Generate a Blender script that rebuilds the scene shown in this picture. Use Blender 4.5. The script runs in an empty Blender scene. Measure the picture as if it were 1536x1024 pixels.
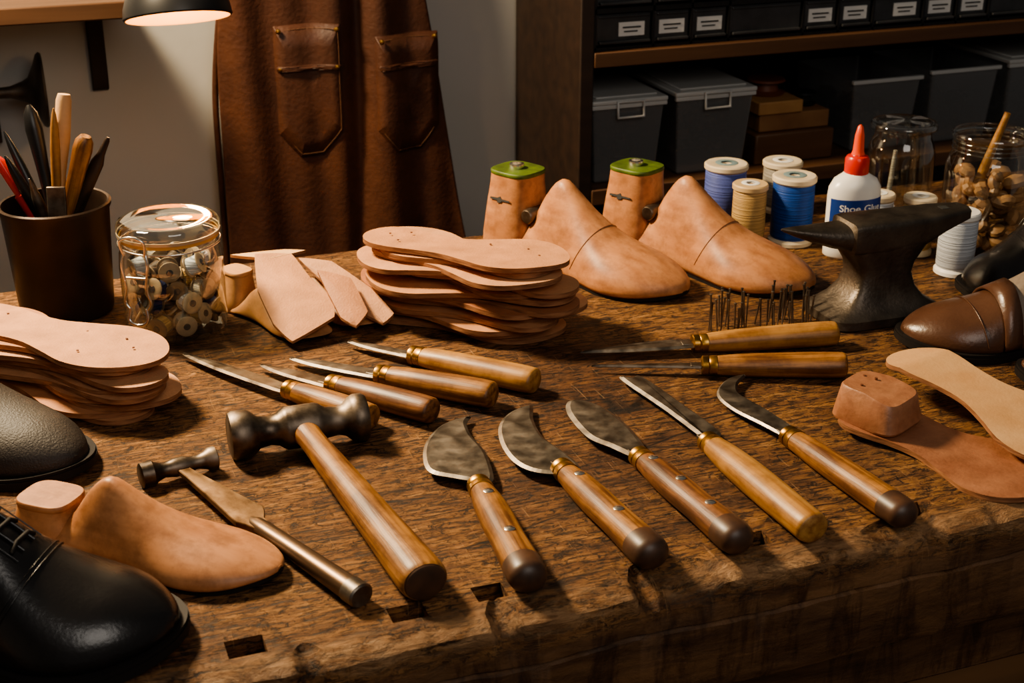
import bpy, bmesh, math, random
from mathutils import Vector, Matrix, noise
random.seed(7)
PI=math.pi
TABLE=0.9            # height of the bench top above the floor
PHI=math.radians(20.5)
COL=bpy.context.scene.collection

# ------------------------------------------------------------------ materials
def nodes(name):
    m=bpy.data.materials.new(name); m.use_nodes=True
    nt=m.node_tree; return m,nt,nt.nodes,nt.links,nt.nodes['Principled BSDF']
def M(name,c1,c2=None,scale=(20,20,20),rough=.5,metal=0,bump=0,bscale=None,detail=6,lo=.3,hi=.7,coat=0,r2=None,spec=.5,dist=0,stain=0):
    m,nt,N,L,b=nodes(name)
    b.inputs['Roughness'].default_value=rough; b.inputs['Metallic'].default_value=metal
    b.inputs['Coat Weight'].default_value=coat; b.inputs['Coat Roughness'].default_value=.3
    b.inputs['Specular IOR Level'].default_value=spec
    b.inputs['Base Color'].default_value=(*c1,1)
    if c2 is None and not bump: return m
    tc=N.new('ShaderNodeTexCoord'); mp=N.new('ShaderNodeMapping'); mp.inputs['Scale'].default_value=scale
    L.new(tc.outputs['Object'],mp.inputs['Vector'])
    nz=N.new('ShaderNodeTexNoise'); nz.inputs['Scale'].default_value=1; nz.inputs['Detail'].default_value=detail
    nz.inputs['Distortion'].default_value=dist
    L.new(mp.outputs[0],nz.inputs['Vector'])
    if c2 is not None:
        r=N.new('ShaderNodeValToRGB'); r.color_ramp.elements[0].position=lo; r.color_ramp.elements[1].position=hi
        r.color_ramp.elements[0].color=(*c1,1); r.color_ramp.elements[1].color=(*c2,1)
        L.new(nz.outputs['Fac'],r.inputs[0]); col=r.outputs[0]
        if stain:
            n3=N.new('ShaderNodeTexNoise'); n3.inputs['Scale'].default_value=45; n3.inputs['Detail'].default_value=9; n3.inputs['Roughness'].default_value=.7
            L.new(tc.outputs['Object'],n3.inputs['Vector'])
            r3=N.new('ShaderNodeValToRGB'); r3.color_ramp.elements[0].position=.36; r3.color_ramp.elements[1].position=.56
            r3.color_ramp.elements[0].color=(.35,.28,.22,1); r3.color_ramp.elements[1].color=(1,1,1,1)
            L.new(n3.outputs['Fac'],r3.inputs[0])
            x=N.new('ShaderNodeMix'); x.data_type='RGBA'; x.blend_type='MULTIPLY'; x.inputs[0].default_value=stain
            L.new(col,x.inputs[6]); L.new(r3.outputs[0],x.inputs[7]); col=x.outputs[2]
        L.new(col,b.inputs['Base Color'])
    if r2 is not None:
        mr=N.new('ShaderNodeMapRange'); mr.inputs['From Min'].default_value=.3; mr.inputs['From Max'].default_value=.7
        mr.inputs['To Min'].default_value=rough; mr.inputs['To Max'].default_value=r2
        L.new(nz.outputs['Fac'],mr.inputs['Value']); L.new(mr.outputs[0],b.inputs['Roughness'])
    if bump:
        src=nz.outputs['Fac']
        if bscale:
            n2=N.new('ShaderNodeTexNoise'); n2.inputs['Scale'].default_value=bscale; n2.inputs['Detail'].default_value=5
            L.new(tc.outputs['Object'],n2.inputs['Vector']); src=n2.outputs['Fac']
        bp=N.new('ShaderNodeBump'); bp.inputs['Strength'].default_value=bump; bp.inputs['Distance'].default_value=.002
        L.new(src,bp.inputs['Height']); L.new(bp.outputs[0],b.inputs['Normal'])
    return m
def thin(name,tint,rough=.03,refl=(1,1,1),fmin=.06,fmax=.75,body=None,bodyfac=0):
    m,nt,N,L,b=nodes(name); out=N['Material Output']
    tr=N.new('ShaderNodeBsdfTransparent'); tr.inputs[0].default_value=(*tint,1)
    gl=N.new('ShaderNodeBsdfGlossy'); gl.inputs['Color'].default_value=(*refl,1); gl.inputs['Roughness'].default_value=rough
    lw=N.new('ShaderNodeLayerWeight'); lw.inputs['Blend'].default_value=.25
    mr=N.new('ShaderNodeMapRange'); mr.inputs['To Min'].default_value=fmin; mr.inputs['To Max'].default_value=fmax
    L.new(lw.outputs['Facing'],mr.inputs['Value'])
    mx=N.new('ShaderNodeMixShader'); L.new(mr.outputs[0],mx.inputs[0]); L.new(tr.outputs[0],mx.inputs[1]); L.new(gl.outputs[0],mx.inputs[2])
    last=mx
    if body:
        b.inputs['Base Color'].default_value=(*body,1); b.inputs['Roughness'].default_value=.35
        m2=N.new('ShaderNodeMixShader'); m2.inputs[0].default_value=bodyfac
        L.new(mx.outputs[0],m2.inputs[1]); L.new(b.outputs[0],m2.inputs[2]); last=m2
    L.new(last.outputs[0],out.inputs['Surface']); return m
def wood_bench():
    m,nt,N,L,b=nodes('bench_oak')
    tc=N.new('ShaderNodeTexCoord')
    def mapp(sc,off=0,rz=0):
        mp=N.new('ShaderNodeMapping'); mp.inputs['Scale'].default_value=sc; mp.inputs['Location'].default_value=(off,off,off); mp.inputs['Rotation'].default_value=(0,0,rz); L.new(tc.outputs['Object'],mp.inputs[0]); return mp.outputs[0]
    def nz(sc,det=8,dist=0,rough=.6,off=0,rz=0):
        n=N.new('ShaderNodeTexNoise'); n.inputs['Scale'].default_value=1; n.inputs['Detail'].default_value=det
        n.inputs['Distortion'].default_value=dist; n.inputs['Roughness'].default_value=rough
        L.new(mapp(sc,off,rz),n.inputs['Vector']); return n.outputs['Fac']
    def ramp(src,els):
        r=N.new('ShaderNodeValToRGB'); e=r.color_ramp.elements
        while len(e)<len(els): e.new(.5)
        for i,(p,c) in enumerate(els): e[i].position=p; e[i].color=(*c,1)
        L.new(src,r.inputs[0]); return r.outputs[0]
    def mix(a,bb,f=1,bt='MULTIPLY'):
        x=N.new('ShaderNodeMix'); x.data_type='RGBA'; x.blend_type=bt
        if isinstance(f,(int,float)): x.inputs[0].default_value=f
        else: L.new(f,x.inputs[0])
        L.new(a,x.inputs[6]); L.new(bb,x.inputs[7]); return x.outputs[2]
    grain=nz((11,110,110),10,.25,.75)
    base=ramp(grain,[(.30,(.075,.028,.009)),(.42,(.20,.085,.027)),(.54,(.35,.165,.055)),(.70,(.50,.27,.105))])
    blot=ramp(nz((3.5,7,7),7,.5),[(.36,(.36,.31,.28)),(.56,(1,1,1))])
    blot2=ramp(nz((30,40,40),9,.8,.8),[(.38,(.30,.25,.21)),(.53,(1,1,1))])
    pores=ramp(nz((60,300,300),4,0,.7),[(.42,(.05,.04,.03)),(.50,(1,1,1))])
    spots=ramp(nz((95,120,120),6,1.0,.78,3),[(.38,(.07,.05,.035)),(.45,(1,1,1))])
    scr=ramp(nz((30,420,30),3,.2,.5,6,.7),[(.30,(.3,.22,.16)),(.36,(1,1,1))])
    scr2=ramp(nz((420,24,30),3,.2,.5,1,.35),[(.64,(0,0,0)),(.70,(.16,.10,.05))])
    c=mix(mix(mix(mix(mix(base,blot),blot2,.85),pores,.85),spots,.95),scr,.6)
    c=mix(c,scr2,.6,'ADD')
    vo=N.new('ShaderNodeTexVoronoi'); vo.feature='DISTANCE_TO_EDGE'; vo.inputs['Scale'].default_value=1
    nd=N.new('ShaderNodeTexNoise'); nd.inputs['Scale'].default_value=9; L.new(tc.outputs['Object'],nd.inputs['Vector'])
    ad=N.new('ShaderNodeVectorMath'); ad.operation='MULTIPLY_ADD'; ad.inputs[1].default_value=(.5,.5,.5)
    L.new(nd.outputs['Color'],ad.inputs[0]); L.new(mapp((3.2,26,26),2),ad.inputs[2]); L.new(ad.outputs[0],vo.inputs['Vector'])
    crk=ramp(vo.outputs['Distance'],[(.006,(0,0,0)),(.024,(1,1,1))])
    cm=ramp(nz((5,14,14),4,0,.6,8),[(.46,(0,0,0)),(.56,(1,1,1))])
    crk2=mix(ramp(cm,[(0,(1,1,1)),(1,(0,0,0))]),crk,1,'LIGHTEN')
    c=mix(c,ramp(crk2,[(0,(.09,.065,.05)),(1,(1,1,1))]),.95)
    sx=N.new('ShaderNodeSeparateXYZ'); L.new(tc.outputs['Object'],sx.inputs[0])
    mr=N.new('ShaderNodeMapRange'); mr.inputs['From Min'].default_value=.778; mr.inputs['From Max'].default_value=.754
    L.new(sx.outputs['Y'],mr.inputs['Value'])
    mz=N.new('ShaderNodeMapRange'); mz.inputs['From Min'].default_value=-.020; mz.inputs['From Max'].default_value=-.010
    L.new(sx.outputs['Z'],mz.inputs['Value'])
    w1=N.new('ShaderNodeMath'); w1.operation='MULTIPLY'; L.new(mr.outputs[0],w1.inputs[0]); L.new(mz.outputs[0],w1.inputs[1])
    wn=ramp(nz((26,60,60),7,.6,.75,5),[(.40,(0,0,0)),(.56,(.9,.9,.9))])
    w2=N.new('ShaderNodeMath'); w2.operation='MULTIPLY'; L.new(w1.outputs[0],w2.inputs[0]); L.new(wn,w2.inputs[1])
    worn_highlight=ramp(nz((20,120,120),8,.3,.7,9),[(.3,(.15,.07,.03)),(.62,(.46,.27,.135))])  # paler worn wood, with the edge highlight mixed into its colour
    c=mix(c,worn_highlight,w2.outputs[0],'MIX')
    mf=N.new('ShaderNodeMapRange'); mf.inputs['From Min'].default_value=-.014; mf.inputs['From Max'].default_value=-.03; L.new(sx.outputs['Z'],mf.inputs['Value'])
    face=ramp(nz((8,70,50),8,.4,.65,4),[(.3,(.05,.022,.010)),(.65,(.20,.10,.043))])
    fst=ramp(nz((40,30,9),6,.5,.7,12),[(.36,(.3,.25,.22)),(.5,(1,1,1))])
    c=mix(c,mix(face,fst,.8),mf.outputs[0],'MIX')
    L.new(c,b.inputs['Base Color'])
    b.inputs['Specular IOR Level'].default_value=.4
    rr=N.new('ShaderNodeMapRange'); rr.inputs['From Min'].default_value=.3; rr.inputs['From Max'].default_value=.7
    rr.inputs['To Min'].default_value=.46; rr.inputs['To Max'].default_value=.82
    L.new(nz((20,60,60),8,.3,.7),rr.inputs['Value']); L.new(rr.outputs[0],b.inputs['Roughness'])
    g=N.new('ShaderNodeRGBToBW'); L.new(c,g.inputs[0])
    bp=N.new('ShaderNodeBump'); bp.inputs['Strength'].default_value=.9; bp.inputs['Distance'].default_value=.006
    L.new(g.outputs[0],bp.inputs['Height'])
    b2=N.new('ShaderNodeBump'); b2.inputs['Strength'].default_value=.5; b2.inputs['Distance'].default_value=.004
    L.new(nz((40,60,60),8,.4,.7,2),b2.inputs['Height']); L.new(bp.outputs[0],b2.inputs['Normal'])
    L.new(b2.outputs[0],b.inputs['Normal'])
    return m
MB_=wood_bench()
LEA=[M('veg_leather_%d'%i,c,tuple(x*.74 for x in c),(30,30,30),.62,bump=.28,bscale=500,stain=.2,spec=.35) for i,c in enumerate([(.62,.30,.145),(.54,.245,.115),(.66,.34,.175),(.42,.17,.078)])]
LEDG=M('leather_cut_edge',(.16,.062,.028),(.36,.17,.08),(60,60,400),.65,bump=.3)
LIGHTL=M('pale_leather',(.68,.42,.21),(.56,.31,.14),(25,25,25),.58,bump=.15,bscale=400,stain=.12)
BRL=M('brown_leather_offcut',(.37,.17,.09),(.25,.10,.05),(25,25,25),.48,bump=.25,bscale=300,stain=.3)
LAST=M('last_beech',(.57,.27,.125),(.38,.155,.065),(14,90,90),.45,bump=.08,lo=.3,hi=.75,stain=.5,detail=8,spec=.4)
LAST2=M('last_pale',(.60,.33,.15),(.44,.21,.085),(10,45,45),.48,bump=.05,stain=.35)
SEAM=M('seam_line',(.16,.06,.028),rough=.7)
GREEN=M('green_paint',(.11,.17,.018),(.05,.085,.010),(60,60,60),.55,bump=.1,stain=.6)
HND=M('handle_oak',(.40,.185,.052),(.14,.052,.014),(11,190,190),.47,bump=.35,coat=.05,lo=.35,hi=.62,stain=.6)
HND2=M('handle_boxwood',(.48,.25,.075),(.24,.10,.026),(11,150,150),.46,bump=.25,coat=.06,lo=.35,hi=.68,stain=.5)
HND3=M('handle_walnut',(.27,.11,.036),(.095,.036,.013),(11,190,190),.47,bump=.35,coat=.05,lo=.35,hi=.62,stain=.6)
BUTT=M('handle_dark_butt',(.04,.02,.012),(.10,.045,.022),(60,60,60),.45,coat=.1)
STEEL=M('worn_steel',(.15,.13,.11),(.32,.28,.235),(60,60,60),.38,1,.12,r2=.56,lo=.3,hi=.7,stain=.5)
DSTEEL=M('dark_steel',(.085,.068,.055),(.25,.20,.155),(45,45,45),.36,1,.25,r2=.54,stain=.4)
IRON=M('cast_iron',(.075,.062,.052),(.14,.115,.092),(40,40,40),.38,.85,.25,bscale=260,r2=.52)
BRASS=M('brass',(.58,.34,.10),(.32,.17,.045),(80,80,80),.36,1,.1,stain=.4)
CHROME=M('bright_steel',(.78,.75,.70),rough=.25,metal=1)
BLACKL=M('black_calf',(.008,.007,.007),(.015,.012,.011),(30,30,30),.25,bump=.12,bscale=350,coat=.3)
SUEDE=M('black_grain_leather',(.022,.016,.013),(.034,.026,.021),(80,80,80),.55,bump=.35,bscale=600)
BROWNS=M('brown_calf',(.07,.030,.016),(.11,.052,.029),(20,20,20),.32,bump=.15,bscale=300,coat=.15)
TAUPE=M('taupe_fabric',(.24,.19,.145),(.19,.145,.11),(200,200,200),.7,bump=.3)
SOLE=M('black_sole',(.014,.011,.010),rough=.65,spec=.25)
OPEN_SHADE=M('shoe_opening_shade',(.02,.013,.01),rough=.8)
PLAST=M('wall_plaster',(.50,.485,.455),(.44,.425,.395),(3,3,3),.85,bump=.15,bscale=60)
FLOORM=M('floor_boards',(.08,.045,.025),(.05,.028,.016),(2,20,20),.6,bump=.2)
DWOOD=M('dark_shelf_wood',(.018,.010,.007),(.032,.017,.010),(4,50,50),.5,bump=.2)
SWOOD=M('shelf_edge_wood',(.13,.062,.028),(.075,.034,.015),(4,60,60),.5,bump=.2)
APR=M('apron_leather',(.105,.038,.018),(.052,.019,.010),(7,7,7),.52,bump=.4,bscale=160,stain=.35)
STITCH=M('apron_stitch',(.17,.08,.04),rough=.7)
CUPM=M('cup_enamel',(.028,.018,.014),(.06,.035,.022),(25,25,25),.3,.5,.15,r2=.5)
GLASS=thin('clear_glass',(.94,.96,.93),fmin=.08,fmax=.95)
BINP=thin('bin_plastic',(.62,.63,.64),.2,(.8,.8,.8),.1,.45,(.30,.305,.31),.38)
LIDP=thin('bin_lid_plastic',(.7,.7,.7),.25,(.9,.9,.9),.1,.4,(.66,.66,.64),.72)
BLKP=M('black_plastic',(.012,.012,.013),rough=.35)
DRW=M('smoked_drawer',(.035,.036,.038),(.06,.06,.062),(30,4,30),.25)
LAB=M('label_card',(.75,.74,.71),rough=.7)
INK=M('label_ink',(.03,.03,.03),rough=.7)
WHITEP=M('white_plastic',(.82,.8,.75),rough=.3)
REDP=M('red_plastic',(.62,.03,.015),rough=.3)
BLUEL=M('blue_label',(.015,.05,.25),rough=.4)
CREAM=M('spool_cream',(.72,.62,.45),(.62,.5,.34),(60,60,60),.45)
def thread(n,c): 
    return M(n,c,tuple(x*.5 for x in c),(3,3,800),.55,bump=.6,detail=1,lo=.42,hi=.58,spec=.3)
TBLUE=thread('thread_blue',(.012,.075,.36)); TPERI=thread('thread_periwinkle',(.12,.16,.48)); TGOLD=thread('thread_gold',(.60,.38,.15))
TWHITE=thread('thread_white',(.62,.66,.72)); TNAVY=thread('thread_navy',(.02,.035,.1)); TGREY=thread('thread_grey',(.4,.36,.3)); TBRN=thread('thread_brown',(.08,.045,.025))
WAX=M('brown_wood_chunks',(.26,.13,.055),(.45,.26,.13),(60,60,60),.5,bump=.3)

# ------------------------------------------------------------------ mesh helpers
def grp(name,x=0,y=0,z=0,rz=0,ry=0,rx=0):
    e=bpy.data.objects.new(name,None); e.empty_display_size=.02; COL.objects.link(e)
    e.location=(x,y,z); e.rotation_euler=(rx,ry,rz); return e
def obj(name,vf,mat,parent=None,smooth=True,bevel=0,sub=0,loc=(0,0,0),rot=(0,0,0),angle=40,mats=None,seg=2):
    v,f=vf[0],vf[1]
    me=bpy.data.meshes.new(name); me.from_pydata([tuple(p) for p in v],[],f)
    me.materials.append(mat)
    if mats:
        for mm in mats: me.materials.append(mm)
    if len(vf)>2:
        for p,i in zip(me.polygons,vf[2]): p.material_index=i
    bm=bmesh.new(); bm.from_mesh(me); bmesh.ops.recalc_face_normals(bm,faces=bm.faces); bm.to_mesh(me); bm.free()
    if smooth:
        for p in me.polygons: p.use_smooth=True
        me.set_sharp_from_angle(angle=math.radians(angle))
    o=bpy.data.objects.new(name,me); COL.objects.link(o); o.location=loc; o.rotation_euler=rot
    if parent: o.parent=parent
    if bevel:
        md=o.modifiers.new('bevel','BEVEL'); md.width=bevel; md.segments=seg; md.limit_method='ANGLE'
    if sub:
        md=o.modifiers.new('sub','SUBSURF'); md.levels=sub; md.render_levels=sub
    return o
def boxvf(x0,x1,y0,y1,z0,z1):
    v=[(x,y,z) for z in (z0,z1) for y in (y0,y1) for x in (x0,x1)]
    return v,[(0,2,3,1),(4,5,7,6),(0,1,5,4),(2,6,7,3),(0,4,6,2),(1,3,7,5)]
class B:
    def __init__(s): s.v=[]; s.f=[]; s.m=[]
    def add(s,vf,mat=None,mi=0):
        o=len(s.v); 
        s.v+= [tuple(mat@Vector(p)) for p in vf[0]] if mat is not None else [tuple(p) for p in vf[0]]
        s.f+=[tuple(i+o for i in f) for f in vf[1]]; s.m+=[mi]*len(vf[1]); return s
    def vf(s): return s.v,s.f,s.m
def cr(P,n=8,closed=False):
    P=[tuple(p) for p in P]; out=[]; k=len(P)
    rng=range(k) if closed else range(k-1)
    for i in rng:
        p0=P[(i-1)%k] if closed or i>0 else P[0]; p1=P[i]; p2=P[(i+1)%k]; p3=P[(i+2)%k] if closed or i+2<k else P[-1]
        for j in range(n):
            t=j/n
            out.append(tuple(.5*((2*b)+(-a+c)*t+(2*a-5*b+4*c-d)*t*t+(-a+3*b-3*c+d)*t**3) for a,b,c,d in zip(p0,p1,p2,p3)))
    if not closed: out.append(P[-1])
    return out
def itp(tab,x):
    if x<=tab[0][0]: return tab[0][1]
    for i in range(len(tab)-1):
        a,b=tab[i],tab[i+1]
        if x<=b[0]:
            t=(x-a[0])/(b[0]-a[0]); m0=tab[i-1] if i>0 else a; m1=tab[i+2] if i+2<len(tab) else b
            h=b[0]-a[0]
            s0=(b[1]-m0[1])/(b[0]-m0[0])*h if b[0]!=m0[0] else 0; s1=(m1[1]-a[1])/(m1[0]-a[0])*h
            return (2*t**3-3*t*t+1)*a[1]+(t**3-2*t*t+t)*s0+(-2*t**3+3*t*t)*b[1]+(t**3-t*t)*s1
    return tab[-1][1]
def loft(rings,cap=True):
    n=len(rings[0]); v=[p for r in rings for p in r]; f=[]
    for i in range(len(rings)-1):
        for j in range(n):
            a=i*n+j; b=i*n+(j+1)%n; f.append((a,b,b+n,a+n))
    if cap: f.append(tuple(range(n))[::-1]); f.append(tuple(range((len(rings)-1)*n,len(rings)*n)))
    return v,f
def lathe(prof,n=40,cap=True):
    return loft([[(r*math.cos(2*PI*j/n),r*math.sin(2*PI*j/n),z) for j in range(n)] for r,z in prof],cap)
def tube(st,n=20):   # st: (x, ry, rz, [cz],[cy])
    R=[]
    for s in st:
        cz=s[3] if len(s)>3 else 0; cy=s[4] if len(s)>4 else 0
        R.append([(s[0],cy+s[1]*math.cos(2*PI*j/n),cz+s[2]*math.sin(2*PI*j/n)) for j in range(n)])
    return loft(R)
def rod(p,q,r,r2=None,n=12):
    p,q=Vector(p),Vector(q); d=q-p; r2=r if r2 is None else r2
    m=Matrix.Translation(p)@d.to_track_quat('Z','Y').to_matrix().to_4x4()
    vf=lathe([(r,0),(r2,d.length)],n)
    return [tuple(m@Vector(x)) for x in vf[0]],vf[1]
def offs(P,d):
    n=len(P); out=[]
    area=sum(P[i][0]*P[(i+1)%n][1]-P[(i+1)%n][0]*P[i][1] for i in range(n)); sg=1 if area>0 else -1
    for i in range(n):
        a=Vector(P[i-1][:2]); b=Vector(P[(i+1)%n][:2]); t=(b-a)
        if t.length<1e-9: out.append(P[i][:2]); continue
        t.normalize(); out.append((P[i][0]-t.y*d*sg,P[i][1]+t.x*d*sg))
    return out
def prism(P,z0,z1,b=0):
    P=[p[:2] for p in P]
    if b:
        I=offs(P,b); rings=[[(*p,z0) for p in I],[(*p,z0+b) for p in P],[(*p,z1-b) for p in P],[(*p,z1) for p in I]]
    else: rings=[[(*p,z0) for p in P],[(*p,z1) for p in P]]
    return loft(rings)
def blade(P,th,e=.004):     # flat plate with ground edge
    P=[p[:2] for p in P]; I=offs(P,e)
    return loft([[(*p,-th*.5) for p in P],[(*p,-th*.3) for p in P],[(*p,th*.5) for p in I]])
def capf(t,p=2.0):
    t=max(0,min(1,t)); return (1-(1-t)**p)**(1/p)
WF=[(0,.66),(.1,.68),(.2,.68),(.32,.6),(.45,.6),(.58,.78),(.7,.98),(.78,1),(.88,.95),(1,.8)]
def hw(x,a=.13,b=.24,p=2.1): 
    return itp(WF,x)*min(capf(x/a,p),1)*min(capf((1-x)/b,p),1)
def cosx(n): return [(1-math.cos(PI*i/n))/2 for i in range(n+1)]
def slab(L,W,th,zf=lambda x,y:0,bend=.05,nst=44,nac=8,wfun=hw,z0=0,edge=.0006,side=1):
    xs=cosx(nst); xs[0]=.0008; xs[-1]=.9992
    def row(x,ins,z):
        w=max(wfun(x)*W/2-ins,.0004); c=side*bend*L*(math.sin(PI*x)*-.5+x*.55); out=[]
        for j in range(nac+1):
            y=c+w*(2*j/nac-1); out.append((x*L,y,z+z0+zf(x*L,y)))
        return out
    v=[];f=[];m=[]
    T=[row(x,edge,th) for x in xs]; Bm=[row(x,edge,0) for x in xs]
    for r in T+Bm: v+=r
    k=nac+1; n=len(xs)
    for i in range(n-1):
        for j in range(nac):
            a=i*k+j; f.append((a,a+k,a+k+1,a+1)); m.append(0)
            a+=n*k; f.append((a,a+1,a+k+1,a+k)); m.append(0)
    def loop(o): return [o+i*k for i in range(n)]+[o+(n-1)*k+j for j in range(1,k)]+[o+i*k+nac for i in range(n-2,-1,-1)]+[o+j for j in range(nac-1,0,-1)]
    a=loop(0); b=loop(n*k)
    for i in range(len(a)): 
        j=(i+1)%len(a); f.append((a[i],a[j],b[j],b[i])); m.append(1)
    return v,f,m
def body(L,W,zt,zb,ef,tr,x0=0,x1=1,wf=hw,n=46,k=32,bend=.05,side=1,hend=.3):
    rings=[]
    for q in cosx(n):
        x=x0+(x1-x0)*q; x=min(max(x,.0015),.9985)
        w=wf(x)*W/2; t=itp(zt,x); b=itp(zb,x); e=itp(ef,x); r=itp(tr,x)
        t=b+(t-b)*(hend+(1-hend)*capf((1-x)/.16,2))
        c=side*bend*L*(math.sin(PI*x)*-.5+x*.55); half=[]
        for i in range(k//2+1):
            s=i/(k//2)
            if s<.14: y=.86*s/.14*1.0; zz=0
            elif s<.28: a=(s-.14)/.14*PI/2; y=.86+.14*math.sin(a); zz=.14*(1-math.cos(a))
            else:
                u=(s-.28)/.72
                a=u*PI/2
                ys=math.cos(a); zs=math.sin(a)
                u2=min(u/.8,1); yl=1-(1-r)*u2; zl=u2
                if u>.8: yl=r*math.cos((u-.8)/.2*PI/2); zl=1+.04*math.sin((u-.8)/.2*PI/2)
                y=e*ys+(1-e)*yl; zz=.14+.86*(e*zs+(1-e)*zl)
            half.append((w*y,b+(t-b)*zz))
        ring=[(x*L,c+y,z) for y,z in half]+[(x*L,c-y,z) for y,z in half[-2:0:-1]]
        rings.append(ring)
    return rings
def ringpt(R,x,j):
    for i in range(len(R)-1):
        a,b=R[i][j],R[i+1][j]
        if a[0]<=x<=b[0]:
            t=(x-a[0])/max(b[0]-a[0],1e-9); return tuple(p+(q-p)*t for p,q in zip(a,b))
    return R[-1][j] if x>R[-1][j][0] else R[0][j]
def sweepline(R,L,xf,back,s=1.006,dz=.0004,j0=5):
    n=len(R[0]); out=[]
    for j in range(j0,n-j0+1):
        x=xf*L-back*L*(abs(j-n/2)/(n/2))**2; p=ringpt(R,x,j); out.append((p[0],p[1]*s,p[2]+dz))
    return out
def line(name,pts,r,mat,parent,closed=False):
    cu=bpy.data.curves.new(name,'CURVE'); cu.dimensions='3D'; cu.bevel_depth=r; cu.bevel_resolution=2
    s=cu.splines.new('POLY'); s.points.add(len(pts)-1)
    for p,q in zip(s.points,pts): p.co=(*q,1)
    s.use_cyclic_u=closed; cu.materials.append(mat)
    o=bpy.data.objects.new(name,cu); COL.objects.link(o); o.parent=parent; return o
def rot2(p,a): return (p[0]*math.cos(a)-p[1]*math.sin(a),p[0]*math.sin(a)+p[1]*math.cos(a))

# ------------------------------------------------------------------ room
def room_box(name,u0,u1,v0,v1,z0,z1,mat):
    o=obj(name,boxvf(u0,u1,v0,v1,z0,z1),mat,smooth=False); o.rotation_euler=(0,0,PHI); return o
room_box('wall_back',-1.6,3.4,2.035,2.13,-.9,1.7,PLAST)
room_box('wall_left',-1.7,-1.6,-2.2,2.13,-.9,1.7,PLAST)
room_box('floor',-1.7,3.4,-2.2,2.13,-1.0,-.9,FLOORM)

# ------------------------------------------------------------------ workbench
bench=grp('workbench',0,0,0,PHI)
F0=.748
us=[-1.0+i*2.6/900 for i in range(901)]
rings=[]
for u in us:
    def nn(s,a,o=0): return noise.noise(Vector((u*s,o,0)))*a
    d=nn(9,.008)+nn(34,.005,3)+nn(80,.002,5)
    gouge=max(0,noise.noise(Vector((u*11,7,0)))-.10)*.045+max(0,noise.noise(Vector((u*38,9,0)))-.12)*.026
    split=max(0,noise.noise(Vector((u*26,21,0)))-.2)*.02
    f=F0+d*.5
    rings.append([(u,1.509,-.10),(u,1.509,-.006),(u,1.504,0),(u,1.3,0),(u,1.0,0),(u,.86,0),(u,.81,0),(u,f+.013+gouge*1.1,-.0002+nn(60,.0004,1)),
        (u,f+.0105+gouge,-.0012-gouge*.22),(u,f+.004+gouge*.85,-.0026-gouge*.30+nn(60,.0012,4)),(u,f-.001+gouge*.5,-.006-gouge*.5+nn(50,.0015,6)),(u,f-.002+gouge*.1,-.018-gouge*.2+nn(30,.004,11)),
        (u,f-.0015+nn(25,.0014,12),-.036+nn(12,.004,15)),(u,f+.0015+split,-.0385+nn(12,.004,15)),(u,f-.0008+nn(35,.0014,14),-.041+nn(12,.004,15)),(u,f+.001+nn(20,.0015,13),-.09),(u,f+.006,-.10)])
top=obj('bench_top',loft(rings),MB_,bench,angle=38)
cut=B()
for hu,hv,a,b in [(.108,.780,.0125,.010),(.217,.781,.0125,.009),(.277,.785,.011,.009),(.482,.783,.011,.009),(.617,.780,.010,.008)]:
    cut.add(boxvf(hu-a,hu+a,hv-b,hv+b,-.13,.02))
co=obj('cutter',cut.vf(),MB_,None,smooth=False)
co.rotation_euler=(0,0,PHI)
bpy.context.view_layer.update()
md=top.modifiers.new('holes','BOOLEAN'); md.operation='DIFFERENCE'; md.object=co; md.solver='EXACT'
bpy.context.view_layer.objects.active=top
for o in bpy.context.selected_objects: o.select_set(False)
top.select_set(True)
try: bpy.ops.object.modifier_apply(modifier='holes')
except Exception as e: print(e); top.modifiers.remove(md)
bpy.data.objects.remove(co)
for n_,(a,b) in enumerate([(-.9,.86),(-.9,1.44),(1.5,.86),(1.5,1.44)]):
    obj('leg_%d'%(n_+1),boxvf(a-.045,a+.045,b-.045,b+.045,-.9,-.1),MB_,bench,bevel=.004)
obj('rail_front',boxvf(-.86,1.46,.84,.87,-.22,-.1),MB_,bench,bevel=.003)
obj('rail_back',boxvf(-.86,1.46,1.42,1.45,-.22,-.1),MB_,bench,bevel=.003)

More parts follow.
